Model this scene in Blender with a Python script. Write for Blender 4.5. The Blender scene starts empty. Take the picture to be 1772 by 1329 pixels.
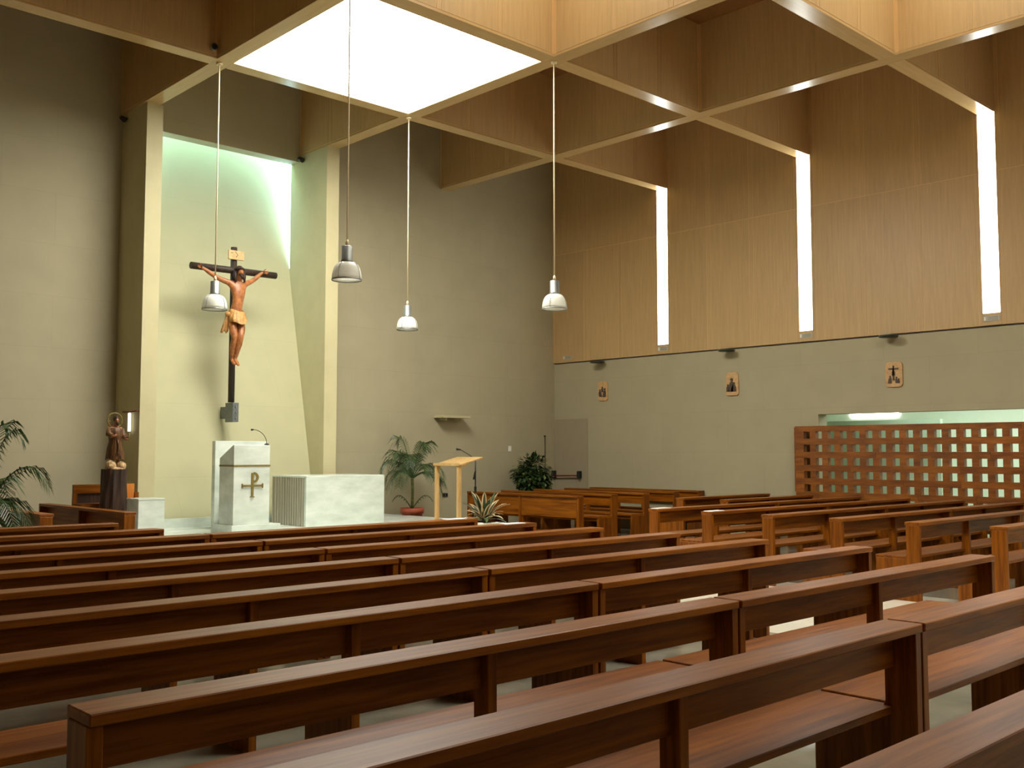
import bpy, bmesh, math, random
from mathutils import Vector, Matrix
random.seed(7)
S = bpy.context.scene
COL = S.collection
PI = math.pi

# ------------------------------------------------------------------ camera, world, exposure
cam = bpy.data.cameras.new('camera'); cam_o = bpy.data.objects.new('camera', cam); COL.objects.link(cam_o)
cam.sensor_width = 36.0; cam.lens = 1753.1 / 1772 * 36.0; cam.clip_start = 0.05; cam.clip_end = 200
yaw, pitch, roll = 0.7593, 0.0672, 0.0005
f = Vector((math.sin(yaw)*math.cos(pitch), math.cos(yaw)*math.cos(pitch), math.sin(pitch)))
r = Vector((math.cos(yaw), -math.sin(yaw), 0)); u = r.cross(f)
rr = r*math.cos(roll) + u*math.sin(roll); uu = u*math.cos(roll) - r*math.sin(roll)
M = Matrix((rr, uu, -f)).transposed().to_4x4(); M.translation = Vector((0, 0, 1.6045))
cam_o.matrix_world = M
S.camera = cam_o
world = bpy.data.worlds.new('world'); S.world = world; world.use_nodes = True
world.node_tree.nodes['Background'].inputs[0].default_value = (0.75, 0.85, 1.0, 1)
world.node_tree.nodes['Background'].inputs[1].default_value = 0.3
S.view_settings.view_transform = 'Standard'; S.view_settings.look = 'None'
S.view_settings.gamma = 1.0; S.view_settings.use_curve_mapping = False
S.view_settings.exposure = 0.9
S.cycles.max_bounces = 8; S.cycles.diffuse_bounces = 5; S.cycles.glossy_bounces = 3
S.cycles.transparent_max_bounces = 8; S.cycles.caustics_reflective = False; S.cycles.caustics_refractive = False
S.cycles.use_denoising = True; S.cycles.sample_clamp_indirect = 6.0
SKY, SLIT, NICHE, SIDE, REAR, TOP, SKY2 = 13.5, 6.5, 4.6, 2.4, .12, 1.6, 10.0       # brightness of the daylit panes, visible and added
C_SKY = (1.0, 0.975, 0.87); C_COOL = (0.50, 0.88, 1.0)

# ------------------------------------------------------------------ room constants
XR, YF, XL, YB = 16.60, 16.08, -3.60, -3.55
ZB, ZC = 7.06, 8.52                                  # beam underside, ceiling
XBEAMS = [-3.5, -0.14, 3.22, 6.62, 9.955, 13.32]     # beams running towards the altar wall
YBEAMS = [-0.2, 3.075, 6.356, 9.64, 12.917]          # beams running towards the right wall
BW = 0.25
ZP = 0.42                                            # altar platform

# ------------------------------------------------------------------ materials
MATS = {}
def nodes_of(name):
    m = bpy.data.materials.new(name); m.use_nodes = True
    nt = m.node_tree; b = nt.nodes['Principled BSDF']
    return m, nt, b
def lin(c):
    return tuple(((x/255)/12.92 if x/255 <= .04045 else ((x/255+.055)/1.055)**2.4) for x in c) + (1,)
def mat(key, col, rough=.5, var=None, scale=(4, 4, 4), nscale=3.0, metal=0, bump=0.0, detail=4, rand=0.0, spec=.5, col2=None, coat=0):
    m, nt, b = nodes_of(key); L = nt.links
    c1 = lin(col); b.inputs['Roughness'].default_value = rough; b.inputs['Metallic'].default_value = metal
    b.inputs['Specular IOR Level'].default_value = spec
    if coat: b.inputs['Coat Weight'].default_value = coat; b.inputs['Coat Roughness'].default_value = .2
    if var is None and col2 is None:
        b.inputs['Base Color'].default_value = c1
    else:
        c2 = lin(col2) if col2 else tuple(max(0, x*(1-var)) for x in c1[:3]) + (1,)
        tc = nt.nodes.new('ShaderNodeTexCoord'); oi = nt.nodes.new('ShaderNodeObjectInfo')
        va = nt.nodes.new('ShaderNodeVectorMath'); va.operation = 'MULTIPLY_ADD'
        cmb = nt.nodes.new('ShaderNodeCombineXYZ')
        mu = nt.nodes.new('ShaderNodeMath'); mu.operation = 'MULTIPLY'; mu.inputs[1].default_value = 37.0
        L.new(oi.outputs['Random'], mu.inputs[0])
        for i in range(3): L.new(mu.outputs[0], cmb.inputs[i])
        mp = nt.nodes.new('ShaderNodeMapping'); mp.inputs['Scale'].default_value = scale
        L.new(tc.outputs['Object'], mp.inputs['Vector'])
        ad = nt.nodes.new('ShaderNodeVectorMath'); ad.operation = 'ADD'
        L.new(mp.outputs[0], ad.inputs[0]); L.new(cmb.outputs[0], ad.inputs[1])
        nz = nt.nodes.new('ShaderNodeTexNoise'); nz.inputs['Scale'].default_value = nscale; nz.inputs['Detail'].default_value = detail
        nz.inputs['Roughness'].default_value = .6
        L.new(ad.outputs[0], nz.inputs['Vector'])
        rp = nt.nodes.new('ShaderNodeValToRGB'); rp.color_ramp.elements[0].position = .32; rp.color_ramp.elements[1].position = .68
        rp.color_ramp.elements[0].color = c2; rp.color_ramp.elements[1].color = c1
        L.new(nz.outputs['Fac'], rp.inputs[0])
        out = rp.outputs[0]
        if rand:
            hs = nt.nodes.new('ShaderNodeHueSaturation')
            mr = nt.nodes.new('ShaderNodeMapRange'); mr.inputs[3].default_value = 1-rand; mr.inputs[4].default_value = 1+rand
            L.new(oi.outputs['Random'], mr.inputs[0]); L.new(mr.outputs[0], hs.inputs['Value']); L.new(out, hs.inputs['Color'])
            out = hs.outputs[0]
        L.new(out, b.inputs['Base Color'])
        if bump:
            bp = nt.nodes.new('ShaderNodeBump'); bp.inputs['Strength'].default_value = bump; bp.inputs['Distance'].default_value = .01
            L.new(nz.outputs['Fac'], bp.inputs['Height']); L.new(bp.outputs[0], b.inputs['Normal'])
    MATS[key] = m; return m
def emit(key, col, strength):
    m, nt, b = nodes_of(key)
    b.inputs['Base Color'].default_value = (.8, .8, .8, 1); b.inputs['Roughness'].default_value = .3
    b.inputs['Emission Color'].default_value = (*col, 1); b.inputs['Emission Strength'].default_value = strength
    MATS[key] = m; return m
def blockwall(key, col, sx, sz):
    """painted wall of large blocks: faint joint relief and mottling"""
    m, nt, b = nodes_of(key); L = nt.links
    tc = nt.nodes.new('ShaderNodeTexCoord'); geo = nt.nodes.new('ShaderNodeNewGeometry')
    sp = nt.nodes.new('ShaderNodeSeparateXYZ'); L.new(geo.outputs['Position'], sp.inputs[0])
    ad = nt.nodes.new('ShaderNodeMath'); ad.operation = 'ADD'; L.new(sp.outputs[0], ad.inputs[0]); L.new(sp.outputs[1], ad.inputs[1])
    cb = nt.nodes.new('ShaderNodeCombineXYZ'); L.new(ad.outputs[0], cb.inputs[0]); L.new(sp.outputs[2], cb.inputs[1])
    br = nt.nodes.new('ShaderNodeTexBrick'); br.inputs['Scale'].default_value = 1.0
    br.inputs['Brick Width'].default_value = sx; br.inputs['Row Height'].default_value = sz; br.inputs['Mortar Size'].default_value = .006
    br.inputs['Mortar Smooth'].default_value = .3
    c = lin(col); br.inputs['Color1'].default_value = c; br.inputs['Color2'].default_value = tuple(x*.98 for x in c[:3])+(1,)
    br.inputs['Mortar'].default_value = tuple(x*.93 for x in c[:3])+(1,)
    L.new(cb.outputs[0], br.inputs['Vector'])
    nz = nt.nodes.new('ShaderNodeTexNoise'); nz.inputs['Scale'].default_value = 2.2; nz.inputs['Detail'].default_value = 8
    L.new(geo.outputs['Position'], nz.inputs['Vector'])
    mx = nt.nodes.new('ShaderNodeMix'); mx.data_type = 'RGBA'; mx.blend_type = 'MULTIPLY'; mx.inputs[0].default_value = .16
    L.new(br.outputs['Color'], mx.inputs[6]); L.new(nz.outputs['Fac'], mx.inputs[7]); L.new(mx.outputs[2], b.inputs['Base Color'])
    bp = nt.nodes.new('ShaderNodeBump'); bp.inputs['Strength'].default_value = .06; bp.inputs['Distance'].default_value = .01; bp.invert = True
    L.new(br.outputs['Fac'], bp.inputs['Height']); L.new(bp.outputs[0], b.inputs['Normal'])
    b.inputs['Roughness'].default_value = .75
    MATS[key] = m; return m

blockwall('wall_grey', (180, 172, 142), 1.6, .8)
blockwall('wall_recess', (190, 187, 150), 2.4, 1.2)
mat('pillar', (196, 188, 148), .7, var=.1, scale=(1, 1, 1), nscale=2)
mat('panel_wood', (199, 167, 117), .42, var=.14, scale=(9, 9, .5), nscale=3, rand=.05)
mat('beam_wood_x', (199, 167, 117), .2, var=.12, scale=(.5, 9, 9), nscale=3, rand=.04)
mat('beam_wood_y', (199, 167, 117), .2, var=.12, scale=(9, .5, 9), nscale=3, rand=.04)
mat('seam_wood', (222, 186, 130), .5, var=.08, scale=(3, 3, .5))
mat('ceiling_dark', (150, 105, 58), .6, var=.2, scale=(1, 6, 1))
mat('pew_wood', (148, 86, 12), .4, scale=(.7, 12, 12), nscale=2.2, rand=.10, col2=(98, 48, 4), spec=.22)
mat('pew_wood_v', (144, 82, 12), .36, scale=(12, 12, .7), nscale=2.2, rand=.10, col2=(94, 46, 4), spec=.22)
mat('screen_wood', (156, 92, 20), .45, scale=(12, 1, 6), nscale=2.4, rand=.18, col2=(110, 58, 13))
mat('bench_wood_lit', (212, 134, 52), .4, scale=(8, 8, 1), nscale=2, col2=(176, 96, 30))  # wood colour with the light on the bench's right board put in
mat('pale_wood', (206, 172, 116), .45, scale=(8, 8, 1), nscale=2, col2=(184, 146, 90))
mat('dark_wood', (66, 40, 24), .55, scale=(14, 14, 1.2), nscale=2, col2=(32, 18, 11), bump=.5)
mat('cross_wood', (62, 42, 28), .6, scale=(8, 8, 1), nscale=3, col2=(34, 23, 16), bump=.4)
mat('marble', (222, 229, 221), .22, scale=(1.4, 2.2, 3.4), nscale=1.6, col2=(192, 202, 192), detail=8)
mat('marble_grey', (188, 182, 166), .35, scale=(14, 14, .4), nscale=2.0, col2=(146, 138, 122), detail=5)
mat('floor_grey', (158, 152, 132), .16, scale=(1, 1, 1), nscale=2.5, col2=(136, 130, 112), detail=8)
mat('floor_white', (226, 222, 204), .2, scale=(1, 1, 1), nscale=2.0, col2=(212, 208, 188), detail=8)
mat('gold', (132, 112, 50), .45, metal=0, var=.25)
mat('skin', (188, 120, 68), .42, scale=(6, 6, 6), nscale=2.5, col2=(128, 72, 36), rand=0)
mat('cloth', (212, 166, 96), .55, scale=(12, 12, 4), nscale=2.5, col2=(150, 98, 48), bump=.6)
mat('hair', (48, 24, 14), .6, var=.4, scale=(20, 20, 6))
mat('robe', (124, 82, 38), .5, scale=(14, 14, 3), nscale=2.5, col2=(52, 30, 14), bump=.5)
mat('statue_flesh', (168, 104, 66), .5, var=.3, scale=(12, 12, 12))
mat('statue_rock', (224, 190, 140), .6, scale=(9, 9, 9), nscale=2, col2=(120, 84, 48))
mat('steel', (150, 154, 150), .38, metal=.75, var=.2, scale=(9, 9, 2))
mat('bracket_steel', (122, 128, 128), .5, metal=.5, var=.3, scale=(9, 9, 9))
mat('shade_white', (242, 242, 236), .25, var=.03)
def opal():
    m, nt, b = nodes_of('shade_opal'); b.inputs['Base Color'].default_value = lin((246, 246, 240)); b.inputs['Roughness'].default_value = .2
    tr = nt.nodes.new('ShaderNodeBsdfTranslucent'); tr.inputs[0].default_value = (.95, .95, .92, 1)
    mx = nt.nodes.new('ShaderNodeMixShader'); mx.inputs[0].default_value = .5
    nt.links.new(b.outputs[0], mx.inputs[1]); nt.links.new(tr.outputs[0], mx.inputs[2])
    nt.links.new(mx.outputs[0], nt.nodes['Material Output'].inputs[0]); MATS['shade_opal'] = m
opal()
mat('cable', (226, 210, 170), .5, var=.05)
mat('black', (24, 26, 24), .5, var=.2)
mat('dark_green', (44, 58, 50), .4, var=.2)
mat('red_bar', (120, 44, 28), .4, var=.2)
mat('door_grey', (160, 148, 124), .6, var=.06, scale=(2, 2, 1))
mat('terracotta', (164, 76, 50), .65, var=.2, scale=(6, 6, 6))
mat('soil', (52, 36, 24), .9, var=.4, scale=(20, 20, 20))
mat('palm_leaf', (66, 96, 42), .45, scale=(8, 8, 8), nscale=2, col2=(30, 52, 24))
mat('palm_stem', (112, 116, 54), .6, scale=(8, 8, 14), nscale=2, col2=(66, 66, 32))
mat('ficus_leaf', (58, 84, 36), .4, scale=(5, 5, 5), nscale=3, col2=(22, 40, 18))
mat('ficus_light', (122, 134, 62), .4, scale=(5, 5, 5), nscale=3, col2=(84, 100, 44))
mat('leaf_green', (72, 92, 58), .4, scale=(5, 5, 5), nscale=3, col2=(36, 54, 32))
mat('leaf_cream', (226, 178, 142), .45, scale=(5, 5, 5), nscale=3, col2=(206, 196, 150))
mat('white_plastic', (232, 232, 222), .4, var=.03)
mat('paper', (246, 246, 242), .7, var=.02)
mat('plaque', (214, 178, 128), .6, scale=(9, 9, 9), nscale=2, col2=(190, 150, 100))
mat('plaque_relief', (92, 76, 64), .6, var=.4, scale=(20, 20, 20))
mat('vent_plate', (196, 188, 168), .5, var=.2, scale=(9, 30, 9))
mat('side_wall', (216, 224, 206), .7, var=.04)
mat('side_green', (192, 214, 190), .6, var=.05)
emit('pane_sky', C_SKY, SKY); emit('pane_slit', (.95, 1.0, .93), SLIT)
emit('pane_sky_added', C_SKY, SKY2); emit('lamp_tube', (1, .97, .85), .8); emit('pane_top_added', C_SKY, TOP); emit('pane_rear_added', (1.0, .96, .84), REAR); emit('pane_niche', C_COOL, NICHE); emit('pane_side_added', (.85, 1, .9), SIDE)  # second sky, top, rear and side panes are added, unseen sources

# ------------------------------------------------------------------ mesh helpers
def new_bm(): return bmesh.new()
def bm_box(bm, x0, x1, y0, y1, z0, z1, mi=0):
    vs = [bm.verts.new(p) for p in ((x0,y0,z0),(x1,y0,z0),(x1,y1,z0),(x0,y1,z0),(x0,y0,z1),(x1,y0,z1),(x1,y1,z1),(x0,y1,z1))]
    for q in ((0,3,2,1),(4,5,6,7),(0,1,5,4),(1,2,6,5),(2,3,7,6),(3,0,4,7)):
        fc = bm.faces.new([vs[i] for i in q]); fc.material_index = mi
def bm_prism(bm, pts, axis, a, b, mi=0):
    """extrude a polygon; axis 'x': pts are (y,z); 'y': (x,z); 'z': (x,y)"""
    def P(p, t): return {'x': (t, p[0], p[1]), 'y': (p[0], t, p[1]), 'z': (p[0], p[1], t)}[axis]
    A = [bm.verts.new(P(p, a)) for p in pts]; B = [bm.verts.new(P(p, b)) for p in pts]
    fs = [bm.faces.new(A), bm.faces.new(list(reversed(B)))]
    n = len(pts)
    for i in range(n): fs.append(bm.faces.new((A[i], B[i], B[(i+1) % n], A[(i+1) % n])))
    for q in fs: q.material_index = mi
def bm_tube(bm, pts, rad, seg=8, mi=0, cap=True):
    pts = [Vector(p) for p in pts]; rings = []
    rads = rad if isinstance(rad, (list, tuple)) else [rad]*len(pts)
    up = Vector((0, 0, 1))
    for i, p in enumerate(pts):
        d = (pts[min(i+1, len(pts)-1)] - pts[max(i-1, 0)]).normalized()
        a = d.cross(up if abs(d.z) < .9 else Vector((1, 0, 0))).normalized(); b = d.cross(a).normalized()
        rings.append([bm.verts.new(p + (a*math.cos(2*PI*k/seg) + b*math.sin(2*PI*k/seg))*rads[i]) for k in range(seg)])
    for i in range(len(rings)-1):
        for k in range(seg):
            fc = bm.faces.new((rings[i][k], rings[i][(k+1) % seg], rings[i+1][(k+1) % seg], rings[i+1][k])); fc.smooth = True; fc.material_index = mi
    if cap:
        for R in (rings[0], rings[-1]):
            if len(set(round(v.co.length, 6) for v in R)) or True:
                fc = bm.faces.new(R); fc.material_index = mi
def bm_lathe(bm, prof, seg=24, c=(0, 0, 0), mi=0, smooth=True):
    rings = []
    for (rd, z) in prof:
        rings.append([bm.verts.new((c[0]+rd*math.cos(2*PI*k/seg), c[1]+rd*math.sin(2*PI*k/seg), c[2]+z)) for k in range(seg)])
    for i in range(len(rings)-1):
        for k in range(seg):
            fc = bm.faces.new((rings[i][k], rings[i][(k+1) % seg], rings[i+1][(k+1) % seg], rings[i+1][k])); fc.smooth = smooth; fc.material_index = mi
    if prof[0][0] > 1e-4: bm.faces.new(list(reversed(rings[0]))).material_index = mi
    if prof[-1][0] > 1e-4: bm.faces.new(rings[-1]).material_index = mi
def to_mesh(name, bm, mats, bevel=0.0):
    bmesh.ops.recalc_face_normals(bm, faces=bm.faces)
    if bevel:
        bmesh.ops.bevel(bm, geom=list(bm.edges), offset=bevel, segments=1, affect='EDGES', clamp_overlap=True)
    me = bpy.data.meshes.new(name); bm.to_mesh(me); bm.free()
    for m in (mats if isinstance(mats, (list, tuple)) else [mats]): me.materials.append(MATS[m])
    return me
def link(name, me, parent=None, loc=None):
    o = bpy.data.objects.new(name, me); COL.objects.link(o)
    if parent: o.parent = parent
    if loc: o.location = loc
    return o
def obj(name, bm, mats, parent=None, loc=None, bevel=0.0):
    return link(name, to_mesh(name, bm, mats, bevel), parent, loc)
def tag(o, label, cat, group=None):
    o['label'] = label; o['category'] = cat
    if group: o['group'] = group
    return o
def thing(name, label, cat, loc=(0, 0, 0), rotz=0, group=None):
    o = bpy.data.objects.new(name, None); COL.objects.link(o); o.location = loc; o.rotation_euler = (0, 0, rotz)
    o.empty_display_size = .1
    return tag(o, label, cat, group)
def struct(name, bm, mats, label=None, bevel=0.0, loc=None):
    o = obj(name, bm, mats, None, loc, bevel); o['kind'] = 'structure'
    if label: o['label'] = label
    return o
def box(name, b, m, parent=None, bevel=0.0):
    bm = new_bm(); bm_box(bm, *b); return obj(name, bm, m, parent, None, bevel)
def sbox(name, b, m, label=None):
    bm = new_bm(); bm_box(bm, *b); return struct(name, bm, m, label)
def skin_mesh(name, V, E, Rd, root, sub=2):
    me = bpy.data.meshes.new(name); me.from_pydata([tuple(v) for v in V], E, [])
    o = bpy.data.objects.new(name, me); COL.objects.link(o)
    md = o.modifiers.new('s', 'SKIN'); md.use_smooth_shade = True
    if not me.skin_vertices:
        bpy.context.view_layer.objects.active = o
    for i, sv in enumerate(me.skin_vertices[0].data):
        q = Rd[i]; sv.radius = (q, q) if not isinstance(q, tuple) else q
        sv.use_root = (i == root)
    ms = o.modifiers.new('d', 'SUBSURF'); ms.levels = sub; ms.render_levels = sub
    dg = bpy.context.evaluated_depsgraph_get(); ev = o.evaluated_get(dg)
    res = bpy.data.meshes.new_from_object(ev)
    bpy.data.objects.remove(o); bpy.data.meshes.remove(me)
    for p in res.polygons: p.use_smooth = True
    return res

# ------------------------------------------------------------------ floor, walls
bm = new_bm()
for (x0, x1, mi) in ((XL-.3, 8.0, 0), (8.0, 11.22, 1), (11.22, XR+.3, 0)):
    bm_box(bm, x0, x1, YB-.3, YF+1.5, -.2, 0, mi)
struct('floor', bm, ['floor_grey', 'floor_white'], 'polished grey stone floor with a white marble aisle')
WG = 'wall_grey'
sbox('wall_front_left', (XL-.3, 6.53, YF, YF+.3, 0, ZC), WG, 'grey block altar wall left of the recess')
sbox('wall_front_right', (10.09, XR+.3, YF, YF+.3, 0, ZC), WG, 'grey block altar wall right of the recess')
sbox('wall_lintel', (6.62, 9.95, YF-.02, YF+.24, 6.95, ZC), WG, 'grey lintel wall over the recess')
sbox('wall_back', (XL-.3, XR+.3, YB-.3, YB, 0, ZC), WG)
sbox('wall_left', (XL-.3, XL, YB, YF, 0, ZC), WG)
# right wall: lower grey wall with an opening into the side chapel
OY0, OY1, OZ = 1.2, 9.46, 2.29
bm = new_bm()
bm_box(bm, XR, XR+.3, OY1, YF, 0, 3.60); bm_box(bm, XR, XR+.3, YB, OY0, 0, 3.60); bm_box(bm, XR, XR+.3, OY0, OY1, OZ, 3.60)
struct('wall_right', bm, WG, 'lower grey right wall with a long opening')
# recess: two fin walls and a back wall leaning away from the room
for nm, x0, x1 in (('wall_fin_left', 6.53, 6.79), ('wall_fin_right', 9.83, 10.09)):
    sbox(nm, (x0, x1, 15.147, 16.36, 0, ZB), 'pillar', 'pale fin wall beside the altar recess')
bm = new_bm()
yb = lambda z: 15.557 + .217*(z-1.27)
bm_prism(bm, [(yb(0), 0), (yb(8.0), 8.0), (yb(8.0)+.2, 8.0), (yb(0)+.2, 0)], 'x', 6.795, 9.825)
struct('wall_recess', bm, 'wall_recess', 'pale leaning back wall of the altar recess')
# daylight panes of the recess (roof pane and two wedge-shaped side panes)
w = sbox('window_4', (6.5, 10.1, 16.32, 17.15, 7.9, 7.96), 'pane_niche', 'roof pane over the altar recess')
n = 5
for x in (9.84, 6.72):
    bm = new_bm(); z0 = 4.95
    bm_prism(bm, [(16.36, z0), (16.36, 7.9), (yb(7.9), 7.9), (yb(z0)+.01, z0)], 'x', x, x+.03)
    struct('window_%d' % n, bm, 'pane_niche', 'wedge-shaped side pane of the altar recess'); n += 1
sbox('wall_niche_roof', (6.0, 10.6, 16.3, 17.3, 7.97, 8.1), 'pillar')
sbox('baseboard_recess', (6.80, 9.82, yb(.42)-.09, yb(.42)-.03, ZP, ZP+.14), 'marble', 'white marble plinth at the foot of the recess wall')

# ------------------------------------------------------------------ ceiling with coffers
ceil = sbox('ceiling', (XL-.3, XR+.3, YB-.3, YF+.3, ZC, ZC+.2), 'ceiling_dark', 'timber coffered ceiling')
def beam(name, axis, c, a, b, m):
    h = BW/2 - .002
    if axis == 'y': bm = new_bm(); bm_box(bm, c-h, c+h, a, b, ZB+.03, ZC)
    else: bm = new_bm(); bm_box(bm, a, b, c-h, c+h, ZB+.03, ZC)
    o = obj(name, bm, 'seam_wood', ceil)
    bm = new_bm()
    if axis == 'y': bm_box(bm, c-BW/2, c+BW/2, a, b, ZB, ZB+.035)
    else: bm_box(bm, a, b, c-BW/2, c+BW/2, ZB, ZB+.035)
    obj('soffit_board', bm, m, o, None, .004)
    return o
pan_cache = {}
def beam_panels(o, axis, c, lo, hi, side, m):
    n = 3; g = .085; w = (hi-lo)/n
    for i in range(n):
        a, b = lo + i*w + g/2, lo + (i+1)*w - g/2
        key = (axis, round(w, 3), m)
        if key not in pan_cache:
            bm = new_bm(); L = (w-g)/2
            if axis == 'y': bm_box(bm, -.006, .004, -L, L, 0, ZC-ZB-.05)
            else: bm_box(bm, -L, L, -.006, .004, 0, ZC-ZB-.05)
            pan_cache[key] = to_mesh('panel', bm, m)
        mid = (a+b)/2; off = c + side*(BW/2-.004)
        if i:
            kb = ('bat', axis)
            if kb not in pan_cache:
                bm = new_bm(); bm_box(bm, *((-.006, .004, -.034, .034) if axis == 'y' else (-.034, .034, -.006, .004)), 0, ZC-ZB-.05); pan_cache[kb] = to_mesh('batten', bm, m)
            link('batten', pan_cache[kb], o, (off, lo+i*w, ZB+.04) if axis == 'y' else (lo+i*w, off, ZB+.04))
        link('panel', pan_cache[key], o, (off, mid, ZB+.04) if axis == 'y' else (mid, off, ZB+.04))
for c in XBEAMS:
    o = beam('beam', 'y', c, YB, YF-.005, 'beam_wood_y')
    if c > 3:
        ys = [y for y in YBEAMS if y > 3] + [YF+.12]
        for lo, hi in zip(ys[:-1], ys[1:]): beam_panels(o, 'y', c, lo+BW/2, hi-BW/2, -1, 'panel_wood')
for c in YBEAMS:
    xs = XBEAMS[2:] + [XR+.1]
    o = bpy.data.objects.new('beam', None)
    segs = [XL] + XBEAMS + [XR-.03]
    bm = new_bm(); bs = new_bm(); h = BW/2 - .002
    for lo, hi in zip(segs[:-1], segs[1:]):
        lo2 = lo + (BW/2 if lo in XBEAMS else 0); hi2 = hi - (BW/2 if hi in XBEAMS else 0)
        if hi2-lo2 < .05: continue
        bm_box(bm, lo2, hi2, c-h, c+h, ZB+.03, ZC); bm_box(bs, lo2, hi2, c-BW/2, c+BW/2, ZB, ZB+.035)
    o = obj('beam', bm, 'seam_wood', ceil); obj('soffit_board', bs, 'beam_wood_x', o)
    if c > 3:
        for lo, hi in zip(xs[:-1], xs[1:]): beam_panels(o, 'x', c, lo+BW/2, hi-BW/2, -1, 'panel_wood')
# the lit skylight cell: a diffusing pane set between the beams
pz = ZB + .05
bm = new_bm(); bm_box(bm, XBEAMS[3]+BW/2, XBEAMS[4]-BW/2, YBEAMS[3]+BW/2, YBEAMS[4]-BW/2, pz, pz+.02)
struct('window_7', bm, 'pane_sky', 'large square diffusing skylight in the coffered ceiling')
bm = new_bm(); bm_box(bm, XBEAMS[3]+BW/2, XBEAMS[4]-BW/2, YBEAMS[0]+BW/2, YBEAMS[1]-BW/2, pz, pz+.02)
struct('window_17', bm, 'pane_sky_added', 'added second square skylight pane, out of view')  # skylight added out of view, guessed from the brightness of the room
# unseen roof panes added in two coffers to light the beam sides
for n_, (ix, iy) in enumerate(((4, 1), (3, 2))):
    x0, x1 = XBEAMS[ix]+.35, XBEAMS[ix+1]-.35; y0, y1 = YBEAMS[iy]+.35, YBEAMS[iy+1]-.35
    o = sbox('window_%d' % (50+n_), (x0, x1, y0, y1, ZC-.03, ZC-.01), 'pane_top_added')
    bm = new_bm()
    bm_box(bm, x0-.06, x1+.06, y0-.06, y0, ZC-.06, ZC); bm_box(bm, x0-.06, x1+.06, y1, y1+.06, ZC-.06, ZC)
    bm_box(bm, x0-.06, x0, y0, y1, ZC-.06, ZC); bm_box(bm, x1, x1+.06, y0, y1, ZC-.06, ZC); obj('window_frame', bm, 'seam_wood', o)

# ------------------------------------------------------------------ right wall timber cladding with slit windows
clad = new_bm(); XW = XR - .02
bm_box(clad, XW-.0225, XR+.3, YB, YF, 3.625, ZC)
up = struct('wall_right_upper', clad, 'seam_wood', 'timber clad upper part of the right wall')
SW = .27
slits = [y for y in YBEAMS]
edges = [YB] + YBEAMS + [YF]
pc = {}
for lo, hi in zip(edges[:-1], edges[1:]):
    a = lo + (SW/2+.02 if lo in YBEAMS else 0); b = hi - (SW/2+.02 if hi in YBEAMS else 0)
    n = 3; w = (b-a)/n
    for i in range(n):
        for (z0, z1) in ((3.625, 6.10), (6.10, ZC)):
            key = (round(w, 3), z0)
            if key not in pc:
                q = new_bm(); bm_box(q, -.025, .012, -w/2+.052, w/2-.052, .006, z1-z0-.006); pc[key] = to_mesh('panel', q, 'panel_wood')
                q = new_bm(); bm_box(q, -.025, .012, -.042, .042, .006, z1-z0-.006); pc[('b', z0)] = to_mesh('batten', q, 'panel_wood')
                q = new_bm(); bm_box(q, -.025, .012, 0, .042, .006, z1-z0-.006); pc[('h', z0)] = to_mesh('batten', q, 'panel_wood')
            link('panel', pc[key], up, (XW, a + (i+.5)*w, z0))
            if i: link('batten', pc[('b', z0)], up, (XW, a + i*w, z0))
            else: link('batten', pc[('h', z0)], up, (XW, a, z0)); link('batten', pc[('h', z0)], up, (XW, b-.042, z0))
for i, y in enumerate(YBEAMS):
    # slit window: pane in a timber reveal, sill piece below
    bm = new_bm(); bm_box(bm, XW-.024, XW-.010, y-SW/2, y+SW/2, 3.82, ZB+.0)
    wo = struct('window_%d' % ([0, 0, 3, 2, 1][i] or i+20), bm, 'pane_slit', 'tall slit window in the timber wall')
    bm = new_bm()
    for s in (-1, 1): bm_box(bm, XW-.030, XW+.012, y+s*(SW/2+.008)-.008, y+s*(SW/2+.008)+.008, 3.80, ZB)
    bm_box(bm, XW-.030, XW+.012, y-SW/2-.016, y+SW/2+.016, 3.80, 3.82)
    obj('window_frame', bm, 'seam_wood', wo)
    bm = new_bm(); bm_box(bm, XW-.030, XW+.012, y-SW/2-.016, y+SW/2+.016, 3.625, 3.80); obj('apron_panel', bm, 'panel_wood', wo)
    bm = new_bm(); bm_box(bm, XW-.030, XW+.012, y-SW/2-.016, y+SW/2+.016, ZB+.02, ZC); obj('head_panel', bm, 'panel_wood', wo)
def plate(y, z, label):
    t = thing('vent_plate', label, 'vent', (XW-.025, y, z), 0, 'vent plates on the timber wall')
    box('plate', (-.012, 0, -.13, .13, -.045, .045), 'vent_plate', t, .003)
    for k in range(3): box('slot', (-.016, -.012, -.10, .06, -.028+k*.024, -.018+k*.024), 'steel', t)
    box('knob', (-.022, -.012, .085, .115, -.03, .03), 'white_plastic', t)
plate(YBEAMS[4], 3.73, 'small pale vent plate under the slit window nearest the altar wall')
plate(YBEAMS[3], 3.73, 'small pale vent plate under the middle slit window')
plate(YBEAMS[2], 3.73, 'small pale vent plate under the slit window farthest right')
plate(15.62, 3.73, 'small pale vent plate on the timber wall near the corner')
for y, z, lab in ((14.62, 3.56, 'dark green spotlight over the leftmost wall plaque'), (11.29, 3.57, 'dark green spotlight over the middle wall plaque'), (8.02, 3.575, 'dark green spotlight over the rightmost wall plaque')):
    t = thing('wall_spotlight', lab, 'light', (XR, y, z), 0, 'spotlights under the timber cladding')
    box('arm', (-.10, 0, -.025, .025, -.01, .02), 'black', t)
    bm = new_bm(); bm_lathe(bm, [(.03, -.005), (.15, .0), (.165, .02), (.15, .036), (.03, .045)], 20, (-.17, 0, -.02)); obj('lamp_head', bm, 'dark_green', t)
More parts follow.
